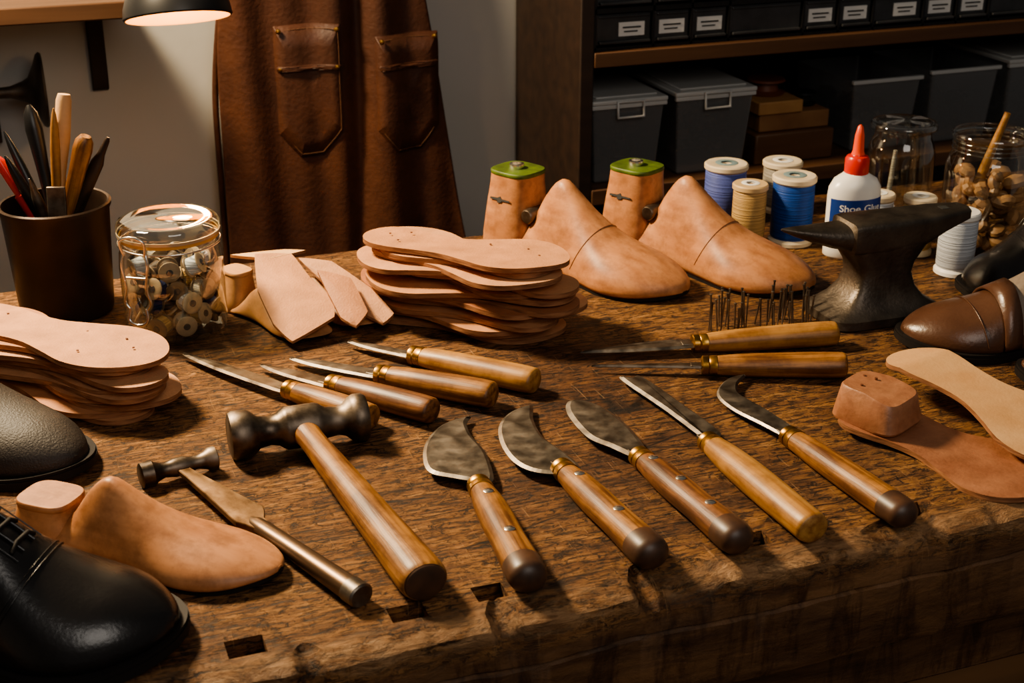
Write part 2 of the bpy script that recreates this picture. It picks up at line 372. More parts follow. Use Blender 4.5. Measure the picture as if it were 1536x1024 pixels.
# ------------------------------------------------------------------ knives & awls
def knife(name,tip,end,fer,outline,hm,world=True,rivets=0,butt=None,th=.0022,rb=.0128,bcol=STEEL,taper='k',e=.004,z0=.0072):
    dx,dy=end[0]-tip[0],end[1]-tip[1]; L=math.hypot(dx,dy); a=math.atan2(dy,dx)
    g=grp(name,tip[0],tip[1],z0,a,-math.asin((rb+.0006-z0)/L))
    P=[]
    for p in outline:
        P.append(rot2((p[0]-tip[0],p[1]-tip[1]),-a) if world else p)
    P=cr(P,5,True)
    obj('blade',blade(P,th,e),bcol,g,smooth=False)
    h=L-fer
    if taper=='k': pr=[(0,.62),(.06,.66),(.2,.84),(.4,.93),(.6,.92),(.78,.98),(.9,1.02),(.96,.95)]
    elif taper=='fat': pr=[(0,.62),(.05,.7),(.18,.86),(.4,.98),(.6,1.0),(.8,.98),(.95,.96)]
    else: pr=[(0,.66),(.08,.74),(.25,.88),(.5,.96),(.75,1.0),(.9,1.0),(.96,.97)]
    def R(t): return itp(pr,t)*rb
    cut_=.84 if butt else .975
    st=[(fer+h*t,R(t)*1.04,R(t)*.92) for t in [i/22*cut_ for i in range(23)]]
    if not butt: st+=[(L-.0012,R(.96)*.96,R(.96)*.88),(L,R(.96)*.82,R(.96)*.76)]
    obj('handle',tube(st,24),hm,g,angle=50)
    if butt:
        st=[(fer+h*t,R(t)*1.045,R(t)*.925) for t in [.838+.1*i/5 for i in range(6)]]
        r=R(.94)
        st+=[(fer+h*.94+ (h*.06)*math.sin(q),r*1.045*math.cos(q),r*.925*math.cos(q)) for q in [.25,.5,.75,1.0,1.2,1.4,1.52]]
        obj('butt',tube(st,24),butt,g,angle=60)
    c=R(0)
    obj('ferrule',tube([(fer-.004,c*.92,c*.9),(fer-.003,c*1.12,c*1.04),(fer+.002,c*1.16,c*1.06),(fer+.003,c*1.05,c*1.0),(fer+.004,c*1.17,c*1.07),(fer+.010,c*1.2,c*1.09),(fer+.0105,c*1.0,c*.94)],24),BRASS,g)
    obj('tang',boxvf(fer-.014,fer+.002,-.0042,.0042,-.0016,.0016),bcol,g,bevel=.0005)
    for i in range(rivets):
        t=[.2,.62,.42][i] if rivets<3 else [.14,.42,.7][i]
        obj('rivet_%d'%(i+1),lathe([(.0040,-.002),(.0040,.0004),(.0034,.0008),(.0005,.0010)],16),CHROME,g,loc=(fer+h*t,0,R(t)*.91))
    return g
k1=[(-.036,1.0953),(-.0582,1.080),(-.0705,1.0467),(-.0714,1.014),(-.0647,.9896),(-.046,.980),(-.0292,.974),(-.0165,.972),(-.0147,.986),(-.0217,1.0257),(-.0333,1.0553),(-.0384,1.080)]
knife('half_moon_leather_knife',(-.048,1.05),(.013,.822),.088,k1,HND,rivets=2,butt=BUTT,rb=.0135,e=.003)
k2=[(.0168,1.1163),(-.0017,1.1017),(-.0112,1.0737),(-.0087,1.0373),(.0021,1.0051),(.0184,.9885),(.0405,.985),(.0545,.992),(.0442,1.0198),(.026,1.0516),(.0182,1.0863)]
knife('half_moon_leather_knife',(.002,1.078),(.101,.852),.094,k2,HND,rivets=2,butt=BUTT,rb=.0135,e=.003)
k3=[(.049,1.1229),(.0475,1.0965),(.0619,1.0516),(.080,1.0314),(.0985,1.012),(.1085,1.018),(.1075,1.0349),(.0967,1.0737),(.0792,1.1097),(.0625,1.1244)]
knife('round_point_skiving_knife',(.055,1.12),(.164,.872),.118,k3,HND3,rivets=3,butt=BUTT,rb=.0132)
k4=[(.0978,1.1702),(.108,1.172),(.1191,1.1733),(.150,1.11),(.1715,1.062),(.171,1.048),(.163,1.040),(.157,1.046),(.13,1.105)]
knife('straight_skiving_knife',(.108,1.171),(.218,.892),.144,k4,HND2,butt=None,rb=.0135,taper='fat',e=.003)
k5=[(.2125,1.1785),(.1941,1.1694),(.1806,1.1371),(.1884,1.1057),(.2092,1.0737),(.2269,1.0467),(.2345,1.045),(.2389,1.058),(.221,1.0992),(.2075,1.1229),(.2001,1.1392),(.2030,1.1600)]
knife('hooked_lining_knife',(.186,1.146),(.292,.909),.106,k5,HND,butt=BUTT,rb=.0125,taper='s',e=.0018)
def lf(L,w,flat=.15): return [(0,0),(L*.15,w*.45),(L*.4,w*.85),(L*.75,w),(L,w*.8),(L,-w*.8),(L*.75,-w),(L*.4,-w*.9),(L*.15,-w*.55)]
knife('bench_knife',(-.31,1.227),(-.118,1.077),.145,lf(.145,.0085),HND,False,rb=.0125,taper='s',bcol=DSTEEL,e=.0022)
knife('bench_knife',(-.233,1.201),(-.067,1.090),.088,lf(.088,.0085),HND3,False,rb=.0125,taper='s',bcol=DSTEEL,e=.0022)
knife('bench_knife',(-.208,1.216),(-.016,1.121),.100,lf(.1,.0085),HND,False,rb=.013,taper='s',e=.0022)
knife('bench_knife',(-.158,1.256),(.021,1.150),.078,lf(.078,.0065),HND2,False,rb=.013,taper='s',e=.0018)
knife('clicking_knife',(.064,1.230),(.312,1.262),.112,[(0,0),(.03,.007),(.07,.0125),(.104,.011),(.112,.006),(.112,-.006),(.1,-.0085),(.05,-.0075),(.02,-.004)],HND2,False,rb=.0128,taper='s',e=.0025)
knife('stitching_awl',(.073,1.198),(.305,1.186),.105,[(0,0),(.03,.0022),(.08,.004),(.105,.005),(.105,-.005),(.08,-.004),(.03,-.0022)],HND,False,rb=.0128,taper='s',e=.001,bcol=DSTEEL)

# ------------------------------------------------------------------ hammers
g=grp('cobbler_hammer',-.173,1.046,.0208,math.radians(19))
st=[(-.059,.015),(-.058,.0185),(-.055,.0202),(-.044,.0202),(-.040,.018),(-.035,.0135),(-.026,.0120),(-.019,.0135),(-.015,.0165),(-.012,.0178),(.012,.0178),(.016,.0165),(.021,.013),(.03,.0118),(.036,.0135),(.041,.018),(.045,.0202),(.052,.0202),(.0545,.0185),(.0555,.015)]
obj('head',tube([(a,b,b) for a,b in st],32),DSTEEL,g,angle=35)
a=math.radians(-63.2-19)
hs=[(-.020,.010,.0085),(-.01,.0112,.0095),(.012,.0118,.010),(.03,.0105,.0095),(.07,.0118,.0105),(.12,.0132,.0118),(.18,.0152,.0132),(.225,.0168,.0145),(.248,.0172,.0148),(.254,.0158,.0138)]
obj('handle',tube(cr([(x,y*1.02,z,-.0045*max(x,0)/.25) for x,y,z in hs],4),28),HND,g,rot=(0,0,a),angle=45)
obj('handle_end_grain',tube([(.2535,.0158,.0138,-.0045),(.2555,.0148,.0128,-.0045),(.2562,.0125,.011,-.0045)],28),BUTT,g,rot=(0,0,a))
obj('wedge',boxvf(-.0225,-.0195,-.002,.002,-.006,.006),STEEL,g,rot=(0,0,a))

g=grp('tack_hammer',-.263,.994,.0108,math.radians(30))
st=[(-.031,.008),(-.030,.0100),(-.021,.0104),(-.018,.008),(-.012,.006),(-.007,.0068),(-.004,.0075),(.005,.0075),(.009,.0062),(.015,.0055),(.021,.007),(.025,.0095),(.030,.0098),(.031,.008)]
obj('head',tube([(a_,b,b) for a_,b in st],28),DSTEEL,g,angle=35)
a=math.radians(-48.2-30)
obj('blade_shank',prism([(-.006,-.004),(-.006,.004),(.02,.0062),(.06,.011),(.098,.0155),(.104,.013),(.112,.0075),(.122,.006),(.122,-.006),(.112,-.0085),(.104,-.012),(.06,-.008),(.02,-.0048)],-.0035,.0015,.0006),M('bronze_steel',(.13,.075,.036),(.32,.21,.125),(30,90,90),.36,1,.15,r2=.55,stain=.7),g,rot=(0,math.radians(.8),a),smooth=False)
obj('handle',tube([(.105,.003,.002,-.002),(.112,.0062,.004,-.002),(.125,.0072,.0055,-.0025),(.16,.0078,.0066,-.0025),(.2,.0086,.0075,-.0023),(.228,.0092,.0083,-.0020),(.231,.0094,.0084,-.002)],22),M('handle_dark_steel',(.08,.05,.03),(.17,.11,.07),(10,90,90),.36,.8,.15),g,rot=(0,0,a))
obj('handle_cap',tube([(.2305,.0098,.0088,-.0018),(.242,.0098,.0088,-.0018),(.2435,.0085,.0075,-.0018)],22),STEEL,g,rot=(0,0,a))

# ------------------------------------------------------------------ lasts
def shoe_last(name,heel,ang,L=.25,W=.092,H=.1,green=True,mat=LAST,block=True,side=1,sole=True,metal=True,HB=None,seam=True,stamp=True):
    g=grp(name,heel[0],heel[1],0,ang); k=H/.1; kb=(HB or H)/.1
    zt=[(.2,.030*k),(.26,.050*k),(.32,.079*k),(.37,.096*k),(.405,.1005*k),(.44,.096*k),(.5,.083*k),(.58,.067*k),(.68,.052*k),(.8,.042*k),(.9,.034*k),(1,.027*k)]
    zb=[(0,.004),(.7,.003),(.85,.004),(1,.009)]
    ef=[(.2,.3),(.4,.4),(.55,.8),(.7,1),(1,1)]; tr=[(.2,.34),(.4,.2),(.6,.45),(1,.5)]
    R=body(L,W,zt,zb,ef,tr,.2,1,side=side)
    obj('forepart',loft(R),mat,g,angle=60)
    if seam: line('seam',sweepline(R,L,.62,.16),.00032,SEAM,g)
    if sole: obj('sole_leather',slab(L,W*.93,.004,wfun=hw,side=side,z0=0,zf=lambda x,y:.006*max(0,(x/L-.78)/.22)**2),SOLE,g,mats=[SOLE])
    if block:
        Rg=[]
        for z,s,cx,hl in [(.002,.95,.122,.122),(.006,1,.125,.125),(.03,.98,.128,.122),(.06,.86,.130,.112),(.085,.76,.135,.104),(.0965,.74,.137,.102)]:
            ring=[]
            for j in range(36):
                t=2*PI*j/36; c,s_=math.cos(t),math.sin(t)
                px=math.copysign(abs(c)**.6,c); py=math.copysign(abs(s_)**.62,s_)
                ring.append((L*(cx+hl*px),W*.345*s*py,z*kb))
            Rg.append(ring)
        obj('heel_block',loft(Rg),mat,g,angle=45)
        topr=[(L*.137+(p[0]-L*.137)*1.02,p[1]*1.02) for p in Rg[-1]]
        obj('heel_plate',prism(topr,.0955*kb,.0955*kb+.005,.0008),GREEN if green else mat,g,angle=45)
        if metal:
            zt_=.0955*kb
            obj('thimble',lathe([(.0075,zt_+.003),(.0085,zt_+.007),(.008,zt_+.010),(.0055,zt_+.0105),(.005,zt_+.006),(.0008,zt_+.006)],24),CHROME,g,loc=(L*.13,0,0))
            obj('hinge_bolt',lathe([(.007,-.024),(.0085,-.022),(.0085,.022),(.007,.024)],20),DSTEEL,g,loc=(L*.262,0,.056*kb),rot=(PI/2,0,0))
        if green and stamp: obj('stamp_mark',prism([(-.014,-.0012),(-.004,-.0012),(-.003,-.004),(.002,-.003),(.003,-.0012),(.014,-.0008),(.014,.0008),(.002,.001),(0,.0035),(-.004,.0015),(-.014,.001)],0,.0008),INK,g,loc=(L*.13,-W*.345*.815-.0004,.070*kb),rot=(PI/2-.22,0,0),smooth=False)
    return g
dA=math.atan2(1376-1540,174+10)
shoe_last('shoe_last',(-.020,1.552),dA,.262,.098)
shoe_last('shoe_last',(.113,1.564),math.radians(-41),.262,.098)
shoe_last('shoe_last',(-.362,.916),math.radians(-20.5),.213,.074,.060,green=False,side=1,HB=.032,seam=False,metal=False,stamp=False)

# ------------------------------------------------------------------ insole stacks
def stack(name,cx,cy,ang,n,L,W,th,jx,ja,gap=.0004,seed=1,lj=.1):
    rnd=random.Random(seed); g=grp(name,cx,cy,0,ang); z=.0006
    for i in range(n):
        l=L*(1-lj*rnd.random()); w=W*(1-lj*rnd.random()*.6)
        a=rnd.uniform(-ja,ja); ox=rnd.uniform(-jx,jx); oy=rnd.uniform(-jx,jx)*.6
        flip=rnd.random()<.5 and i<n-1
        if i==n-1: a=0;ox=0;oy=0;l=L;w=W
        ph=rnd.random()*6; am=.0006+.0012*i/n
        zf=lambda x,y,ph=ph,am=am,l=l:am*math.sin(x/l*5+ph)*.8+am*.5*math.sin(y*60+ph)
        m=LEA[rnd.choice([0,0,1,2,2,3])] if i<n-1 else LEA[0]
        o=obj('insole_%d'%(i+1),slab(l,w,th,zf,side=1 if not flip else -1),m,g,mats=[LEDG],angle=40)
        rot=a+(PI if flip else 0); dx,dy=rot2((-l/2,0),rot)
        o.location=(dx+ox,dy+oy,z+am); o.rotation_euler=(0,0,rot)
        z+=th+gap+rnd.random()*.0008
    hb=B()
    for hx,hy in [(-.38,.0),(-.30,.012),(-.30,-.014),(.1,.016),(.2,-.02),(.36,.008),(.28,.02)]:
        hb.add(lathe([(.0011,0),(.0011,.0008)],10),Matrix.Translation((L*hx,hy,z-gap+.0018)))
    obj('awl_holes',hb.vf(),SEAM,g)
    return g
stack('leather_insole_stack',-.404,1.160,math.radians(-29),10,.235,.088,.0046,.012,.10,seed=4)
stack('leather_insole_stack',-.048,1.322,math.radians(-27),14,.220,.092,.0049,.018,.17,seed=11)

# leather offcuts over two small lasts
shoe_last('small_shoe_last',(-.296,1.375),math.atan2(-.112,.117),.158,.050,.033,False,LAST2,True,sole=False,metal=False,HB=.040,seam=False)
shoe_last('small_shoe_last',(-.244,1.392),math.atan2(-.096,.122),.146,.048,.036,False,LAST2,False,sole=False,metal=False,seam=False)
def sheet(P,th=.003,n=4):
    P=cr(P,n,True); c=[sum(p[i] for p in P)/len(P) for i in range(3)]
    k=len(P); v=[]; f=[]; m=[]
    for dz in (th,0):
        o=len(v); v.append((c[0],c[1],c[2]+dz+.002))
        for r in (.5,1): v+=[(c[0]+(p[0]-c[0])*r,c[1]+(p[1]-c[1])*r,c[2]+(p[2]-c[2])*r+dz+(.0016 if r<1 else 0)) for p in P]
        for i in range(k):
            j=(i+1)%k; f.append((o,o+1+i,o+1+j)); m.append(0); f.append((o+1+i,o+1+k+i,o+1+k+j,o+1+j)); m.append(0)
    o=1+2*k
    for i in range(k):
        j=(i+1)%k; f.append((1+k+i,1+k+j,o+1+k+j,o+1+k+i)); m.append(1)
    return v,f,m
def sharp(P,r=.12):
    out=[]; n=len(P)
    for i in range(n):
        a,b,c=P[i-1],P[i],P[(i+1)%n]
        out.append(tuple(y+(x-y)*r for x,y in zip(a,b))); out.append(tuple(y+(x-y)*r for x,y in zip(c,b)))
    return out
g=grp('leather_offcuts')
z1=lambda x,y:.008+.40*(y-1.25); z2=lambda x,y:.010+.55*(y-1.29); z3=lambda x,y:.012+.5*(y-1.262)
def P3(P,zf): return [(x,y,zf(x,y)) for x,y in P]
obj('offcut_1',sheet(sharp(P3([(-.262,1.366),(-.224,1.366),(-.200,1.33),(-.176,1.303),(-.172,1.280),(-.2095,1.248),(-.230,1.27),(-.252,1.316)],z1))),LEA[0],g,mats=[LEDG],angle=60)
obj('offcut_2',sheet(sharp(P3([(-.218,1.364),(-.183,1.360),(-.140,1.328),(-.116,1.300),(-.126,1.289),(-.150,1.302),(-.178,1.325)],z2))),LEA[2],g,mats=[LEDG],angle=60)
obj('offcut_3',sheet(sharp(P3([(-.195,1.335),(-.160,1.325),(-.140,1.285),(-.15,1.268),(-.166,1.278)],z3))),LEA[1],g,mats=[LEDG],angle=60)
obj('offcut_4',sheet(sharp([(-.292,1.386,.046),(-.235,1.392,.050),(-.21,1.372,.056),(-.246,1.358,.052)])),LIGHTL,g,mats=[LEDG],angle=60)

# right hand leather parts
g=grp('leather_heel_and_sole',.287,1.103,0,math.radians(-43))
obj('sole',slab(.190,.106,.0045,lambda x,y:.0085*max(0,1-x/.10)+.001*math.sin(x*40),side=-1),BRL,g,mats=[LEDG])
HL=M('heel_leather',(.42,.20,.105),(.27,.11,.055),(40,40,40),.45,bump=.2,bscale=200,stain=.4)
hb=[]
for z,sx_,sy_ in [(.011,1.02,1.0),(.013,1.05,1.03),(.026,.98,.95),(.0395,.90,.86),(.041,.86,.82)]:
    ring=[]
    for t in [2*PI*j/40 for j in range(40)]:
        c,s_=math.cos(t),math.sin(t); px=math.copysign(abs(c)**.45,c); py=math.copysign(abs(s_)**.45,s_)
        ring.append((.029+.031*sx_*px,-.001+.028*sy_*py*(1-.10*(-px)),z-(.006*max(0,px) if z>.02 else 0)))
    hb.append(ring)
obj('heel_block',loft(hb),HL,g,angle=35)
nb=B()
for x,y in [(.010,.008),(.018,-.010),(.020,.010)]: nb.add(lathe([(.0013,-.004),(.0013,.0006)],12),Matrix.Translation((x,y,.0408)))
obj('nail_holes',nb.vf(),SEAM,g)
g=grp('pale_leather_insole',.345,1.172,.012,math.radians(-54),0)
obj('insole',slab(.205,.098,.004,lambda x,y:.020*max(0,1-abs(x-.03)/.15)-.003*max(0,(x-.12)/.08),side=-1),LIGHTL,g,mats=[LEDG])

# ------------------------------------------------------------------ shoes
def shoe(name,toe,ang,L,W,up,H=.088,side=1,style='plain',quarter=None):
    g=grp(name,toe[0]-L*math.cos(ang),toe[1]-L*math.sin(ang),0,ang); k=H/.088
    base=lambda x:.021*max(0,1-x/(.42*L))**.8+.007+.005*max(0,(x/L-.8)/.2)**2 if x<.42*L else .007+.005*max(0,(x/L-.8)/.2)**2
    kt=min(k,1.08)
    zt=[(0,.070*k),(.08,.084*k),(.25,.085*k),(.4,.090*k),(.47,.086*k),(.58,.071*k),(.7,.0545*(k+kt)/2),(.8,.047*kt),(.9,.041*kt),(1,.034*kt)]
    zb=[(0,.028),(.2,.022),(.42,.007),(.8,.007),(1,.012)]
    ef=[(0,.25),(.35,.3),(.5,.6),(.65,.95),(.8,1),(1,1)]; tr=[(0,.55),(.3,.5),(.5,.5),(1,.6)]
    R=body(L,W,zt,zb,ef,tr,0,1,side=side)
    V_,F_=loft(R); mi=[0]*len(F_)
    if quarter is not None:
        n=len(R[0])
        for i in range(len(R)-1):
            x=R[i][0][0]/L
            for j in range(n):
                if .1<x<.64 and 5<j<n-6: mi[i*n+j]=1
    obj('upper',(V_,F_,mi),up,g,mats=[quarter] if quarter else None,angle=70)
    wf=lambda x:hw(x,.13,.22,2.2)
    obj('sole',slab(L+.008,W*1.12,.0065,lambda x,y:base(x)-.0068,side=side,wfun=wf),SOLE,g,mats=[SOLE],loc=(-.003,0,0))
    obj('welt',slab(L+.006,W*1.09,.003,lambda x,y:base(x)-.0005,side=side,wfun=wf),SOLE,g,mats=[SOLE],loc=(-.002,0,0))
    hl=[(x*L,s*hw(x)*W*.54) for s in (1,) for x in [.003,.01,.03,.06,.1,.15,.2,.25]]
    obj('heel',prism(hl+[(a_,-b_) for a_,b_ in hl[::-1]],0,.024,.001),SOLE,g)
    op=[]
    for j in range(32):
        t=2*PI*j/32; op.append((L*(.23+.17*math.cos(t)),W*.17*math.sin(t)))
    obj('opening',prism(op,.085*k,.0925*k,.001),OPEN_SHADE,g)  # dark oval painted as the shaded inside; the upper is closed beneath
    n=len(R[0])
    def rl(nm,xf,back,r,mat,dz=.0006): line(nm,sweepline(R,L,xf,back,1.008,dz),r,mat,g)
    if style=='oxford':
        rl('vamp_seam',.70,.2,.0006,BLACKL); rl('vamp_stitch',.69,.2,.0004,BLACKL)
        cc=lambda x:side*.05*L*(math.sin(PI*x)*-.5+x*.55)
        for s in (1,-1):
            pts=[(L*x,cc(x)+s*.007,itp(zt,x)+.0016) for x in [.42,.46,.5,.54,.58,.62,.66]]
            line('facing_edge_%d'%(1 if s>0 else 2),pts,.0012,BLACKL,g)
            pts=[(L*x,cc(x)+s*.016,itp(zt,x)-.0008) for x in [.42,.46,.5,.54,.58,.62,.66]]
            line('facing_stitch_%d'%(1 if s>0 else 2),pts,.0005,BLACKL,g)
        for q,x in enumerate([.44,.48,.52,.56,.60,.64]):
            c=cc(x); z=itp(zt,x)
            line('lace_%d'%(q+1),[(L*x,c-.013,z-.002),(L*(x+.004),c-.006,z+.003),(L*(x+.008),c+.006,z+.003),(L*(x+.008),c+.013,z-.002)],.0016,SOLE,g)
    if style=='monk':
        rl('vamp_seam',.76,.05,.0007,BROWNS)
        v=[]
        for xf in (.60,.675):
            v+=[ (p[0],p[1]*1.03,p[2]+.0015) for p in [ringpt(R,(xf)*L,j) for j in range(4,n-3)]]
        m_=len(v)//2; f=[(a_,a_+1,m_+a_+1,m_+a_) for a_ in range(m_-1)]
        o=obj('strap',(v,f),BROWNS,g); md=o.modifiers.new('s','SOLIDIFY'); md.thickness=.0025; md.offset=1
        rl('strap_stitch',.668,0,.0004,TAUPE,.003)
    return g
shoe('black_oxford_shoe',(-.216,.762),math.radians(-9),.262,.104,BLACKL,.108,side=1,style='oxford')
shoe('black_leather_shoe',(-.347,.988),math.radians(-33),.27,.092,SUEDE,.085)
shoe('brown_monk_shoe',(.376,1.256),math.radians(187),.245,.090,BROWNS,.080,side=-1,style='monk',quarter=TAUPE)
shoe('brown_leather_shoe',(.462,1.180),math.radians(160),.26,.070,BROWNS,.062,side=-1,style='plain')
shoe('black_ankle_shoe',(.472,1.384),math.radians(186),.165,.096,BLACKL,.120,side=-1,style='oxford')

# ------------------------------------------------------------------ cup with tools
g=grp('tool_cup',-.455,1.355,0)
kz=.935
obj('cup',lathe([(r,z*kz) for r,z in [(.043,0),(.0455,.002),(.0465,.006),(.0525,.115),(.0545,.119),(.0548,.123),(.053,.1245),(.0510,.1235),(.0500,.119),(.044,.012),(.0005,.010)]],56),CUPM,g,angle=35)
def stickg(nm,tip,r,mat,base=None,prof=None):
    bx,by=(base if base else (-tip[0]*.5,-tip[1]*.5)); p=Vector((bx,by,.012)); q=Vector(tip); d=q-p; Lh=d.length
    m=d.to_track_quat('X','Z').to_euler()
    prof=prof or [(0,.8),(.05,1),(.8,1),(.9,.8),(.97,.45),(1,.15)]
    return obj(nm,tube([(Lh*a_,r*b_,r*b_) for a_,b_ in prof],14),mat,g,loc=p,rot=m)
stickg('red_marker',(-.050,.0,.160),.0075,REDP,prof=[(0,1),(.75,1),(.76,.8),(.97,.75),(1,.5)])
stickg('black_pen_1',(-.047,.02,.182),.0048,BLKP)
stickg('black_pen_2',(-.038,-.012,.166),.0052,BLKP)
stickg('bone_folder',(-.020,.022,.208),.0085,BLKP,prof=[(0,.7),(.5,.6),(.7,.75),(.88,1),(.96,.8),(1,.25)])
stickg('steel_scriber',(-.014,-.022,.146),.006,STEEL,prof=[(0,.8),(.7,1),(.85,.8),(1,.1)])
stickg('wooden_brush',(.018,.016,.220),.0085,LIGHTL,prof=[(0,.6),(.5,.8),(.62,.6),(.8,.95),(.97,.9),(1,.7)])
stickg('wooden_dowel',(.010,.004,.209),.005,HND2)
stickg('awl_handle',(.041,-.006,.184),.0088,HND,prof=[(0,.6),(.5,.8),(.8,.95),(.92,1.1),(.97,1.0),(1,.6)])
stickg('dark_pen',(.060,.004,.180),.007,CUPM,prof=[(0,.8),(.6,1),(.85,.95),(.9,.55),(.98,.4),(1,.2)])
obj('tweezers',boxvf(-.009,.009,-.002,.002,0,.126),DSTEEL,g,bevel=.001,loc=(.006,-.03,.012),rot=(-.06,.05,.2))

# ------------------------------------------------------------------ clip jar with bobbins
g=grp('clip_top_jar',-.331,1.303,0,math.radians(-12))
obj('glass',lathe([(.042,0),(.0475,.003),(.0495,.010),(.0498,.070),(.0485,.084),(.0455,.093),(.0450,.099)],56,False),GLASS,g,angle=60)
obj('glass_base',lathe([(.0005,.004),(.044,.004)],48,False),GLASS,g)
obj('rubber_seal',lathe([(.0462,.0985),(.0480,.0990),(.0480,.1025),(.0462,.103)],48,False),M('amber_seal',(.6,.33,.1),rough=.4),g)
obj('glass_lid',lathe([(.0475,.103),(.0490,.105),(.0490,.112),(.047,.1155),(.040,.117),(.036,.1155),(.032,.1165),(.0005,.117)],48,False),GLASS,g,angle=60)
obj('lid_ring',lathe([(.0478,.1025),(.0492,.1025),(.0492,.1055),(.0478,.1055)],48,False),M('jar_band',(.5,.42,.3),rough=.3,metal=.5),g)
for s in (-1,1):
    line('bail_side_%d'%(1 if s<0 else 2),cr([(s*.0105-.012,-.0500,.098),(s*.013-.012,-.0530,.085),(s*.010-.012,-.0535,.062),(s*.013-.012,-.0530,.048),(s*.008-.012,-.0535,.040)],6),.0014,CHROME,g)
line('bail_clasp',cr([(-.0225,-.051,.094),(-.024,-.054,.108),(-.012,-.055,.113),(0,-.054,.108),(-.0015,-.051,.094)],6),.0015,CHROME,g)
line('bail_lever',cr([(-.020,-.0535,.042),(-.021,-.056,.030),(-.012,-.057,.026),(-.003,-.056,.030),(-.004,-.0535,.042)],6),.0016,CHROME,g)
line('bail_band',[(.0488*math.cos(t),.0488*math.sin(t),.094) for t in [2*PI*j/40 for j in range(40)]],.0010,CHROME,g,True)
line('bail_cross',[( -.022,-.0525,.072),(-.002,-.0525,.072)],.0013,CHROME,g)
rnd=random.Random(3)
pile={q:B() for q in range(5)}; rims=B(); drims=B(); holes_=B()
pos=[]
tries=0
while len(pos)<46 and tries<14000:
    tries+=1
    a_=rnd.random()*2*PI; r=.0365*math.sqrt(rnd.uniform(.1,1)); z=rnd.uniform(.014,.076)
    p=(r*math.cos(a_),r*math.sin(a_),z)
    if all((p[0]-q[0])**2+(p[1]-q[1])**2+(p[2]-q[2])**2>.0172**2 for q in pos): pos.append(p)
for i,p in enumerate(pos):
    q=rnd.choice([0,1,2,2,3,4,4]); rr=.0105
    d=Vector((p[0]+rnd.uniform(-.02,.02),p[1]+rnd.uniform(-.02,.02),rnd.uniform(-.02,.02)))
    if d.length<.001: d=Vector((1,0,0))
    mt=Matrix.Translation(p)@d.to_track_quat('Z','Y').to_matrix().to_4x4()
    pile[q].add(lathe([(rr*.82,-.0055),(rr*.82,.0055)],18),mt)
    tgt=rims if rnd.random()<.4 else drims
    for s in (-1,1): tgt.add(lathe([(rr*.9,s*.0055),(rr,s*.006),(rr,s*.007),(rr*.85,s*.0078),(rr*.3,s*.0076)],18),mt)
    holes_.add(lathe([(rr*.32,-.0081),(rr*.32,.0081)],12),mt)
for q,mm in zip(range(5),(TWHITE,TGREY,TNAVY,TGOLD,TBRN)): 
    obj('bobbin_thread_%d'%(q+1),pile[q].vf(),mm,g)
obj('bobbin_rims',rims.vf(),M('bobbin_rim',(.42,.32,.21),(.22,.16,.1),(70,70,70),.35),g)
obj('bobbin_rims_dark',drims.vf(),M('bobbin_rim_dark',(.08,.055,.035),(.19,.135,.085),(70,70,70),.35),g)
obj('bobbin_holes',holes_.vf(),INK,g)

# ------------------------------------------------------------------ spools
def spool(x,y,r,h,tm,rim=CREAM):
    g=grp('thread_spool',x,y,0)
    obj('bobbin_bottom',lathe([(r*.9,0),(r,.001),(r,.005),(r*.88,.008)],40),rim,g)
    obj('thread',lathe([(r*.86,.007),(r*.93,.010),(r*.94,h*.5),(r*.93,h-.010),(r*.86,h-.007)],40),tm,g)
    obj('bobbin_top',lathe([(r*.88,h-.009),(r,h-.006),(r,h-.0015),(r*.93,h),(r*.5,h),(r*.42,h-.001),(r*.40,h-.0015),(r*.24,h-.0015),(r*.22,h-.006),(r*.01,h-.006)],40),rim,g,angle=30)
    obj('core_label',lathe([(r*.25,h-.001),(r*.52,h+.0003),(r*.5,h+.0006),(r*.26,h+.0004)],32,False),M('core',(.2,.28,.3),rough=.5) if tm in (TBLUE,TPERI) else LAB,g)
spool(.258,1.657,.0265,.070,TPERI); spool(.332,1.690,.0245,.064,TGREY)
spool(.272,1.562,.0205,.073,TGOLD,M('spool_tan',(.6,.42,.22),rough=.4)); spool(.323,1.568,.0255,.081,TBLUE)
spool(.424,1.580,.0195,.056,TWHITE); spool(.458,1.530,.0185,.068,TGOLD); spool(.484,1.466,.0215,.071,TWHITE,WHITEP)

# ------------------------------------------------------------------ glue bottle
g=grp('glue_bottle',.382,1.526,0,math.radians(14))
bp_=[(.90,0),(1,.003),(1,.010),(1,.070),(.97,.080),(.8,.089),(.5,.0945),(.42,.097)]
rg=[[(.031*s*math.cos(t),.021*s**.5*math.sin(t)*(1 if s>.5 else .95),z) for t in [2*PI*j/48 for j in range(48)]] for s,z in bp_]
obj('bottle',loft(rg),WHITEP,g,angle=60)
obj('cap',lathe([(.0125,.094),(.0135,.096),(.0135,.112),(.0115,.115),(.0075,.116),(.006,.119)],32),REDP,g,angle=35)
obj('nozzle_tip',lathe([(.0075,.117),(.0062,.121),(.0052,.138),(.0030,.148),(.001,.150)],24),M('nozzle_orange',(.85,.09,.03),rough=.35),g)
lab=[[(.0314*math.cos(t),.0214*math.sin(t),z) for t in [PI+.25+(PI-.5)*j/24 for j in range(25)]] for z in (.014,.070)]
v=lab[0]+lab[1]; f=[(i,i+1,26+i,25+i) for i in range(24)]
obj('label',(v,f),BLUEL,g)
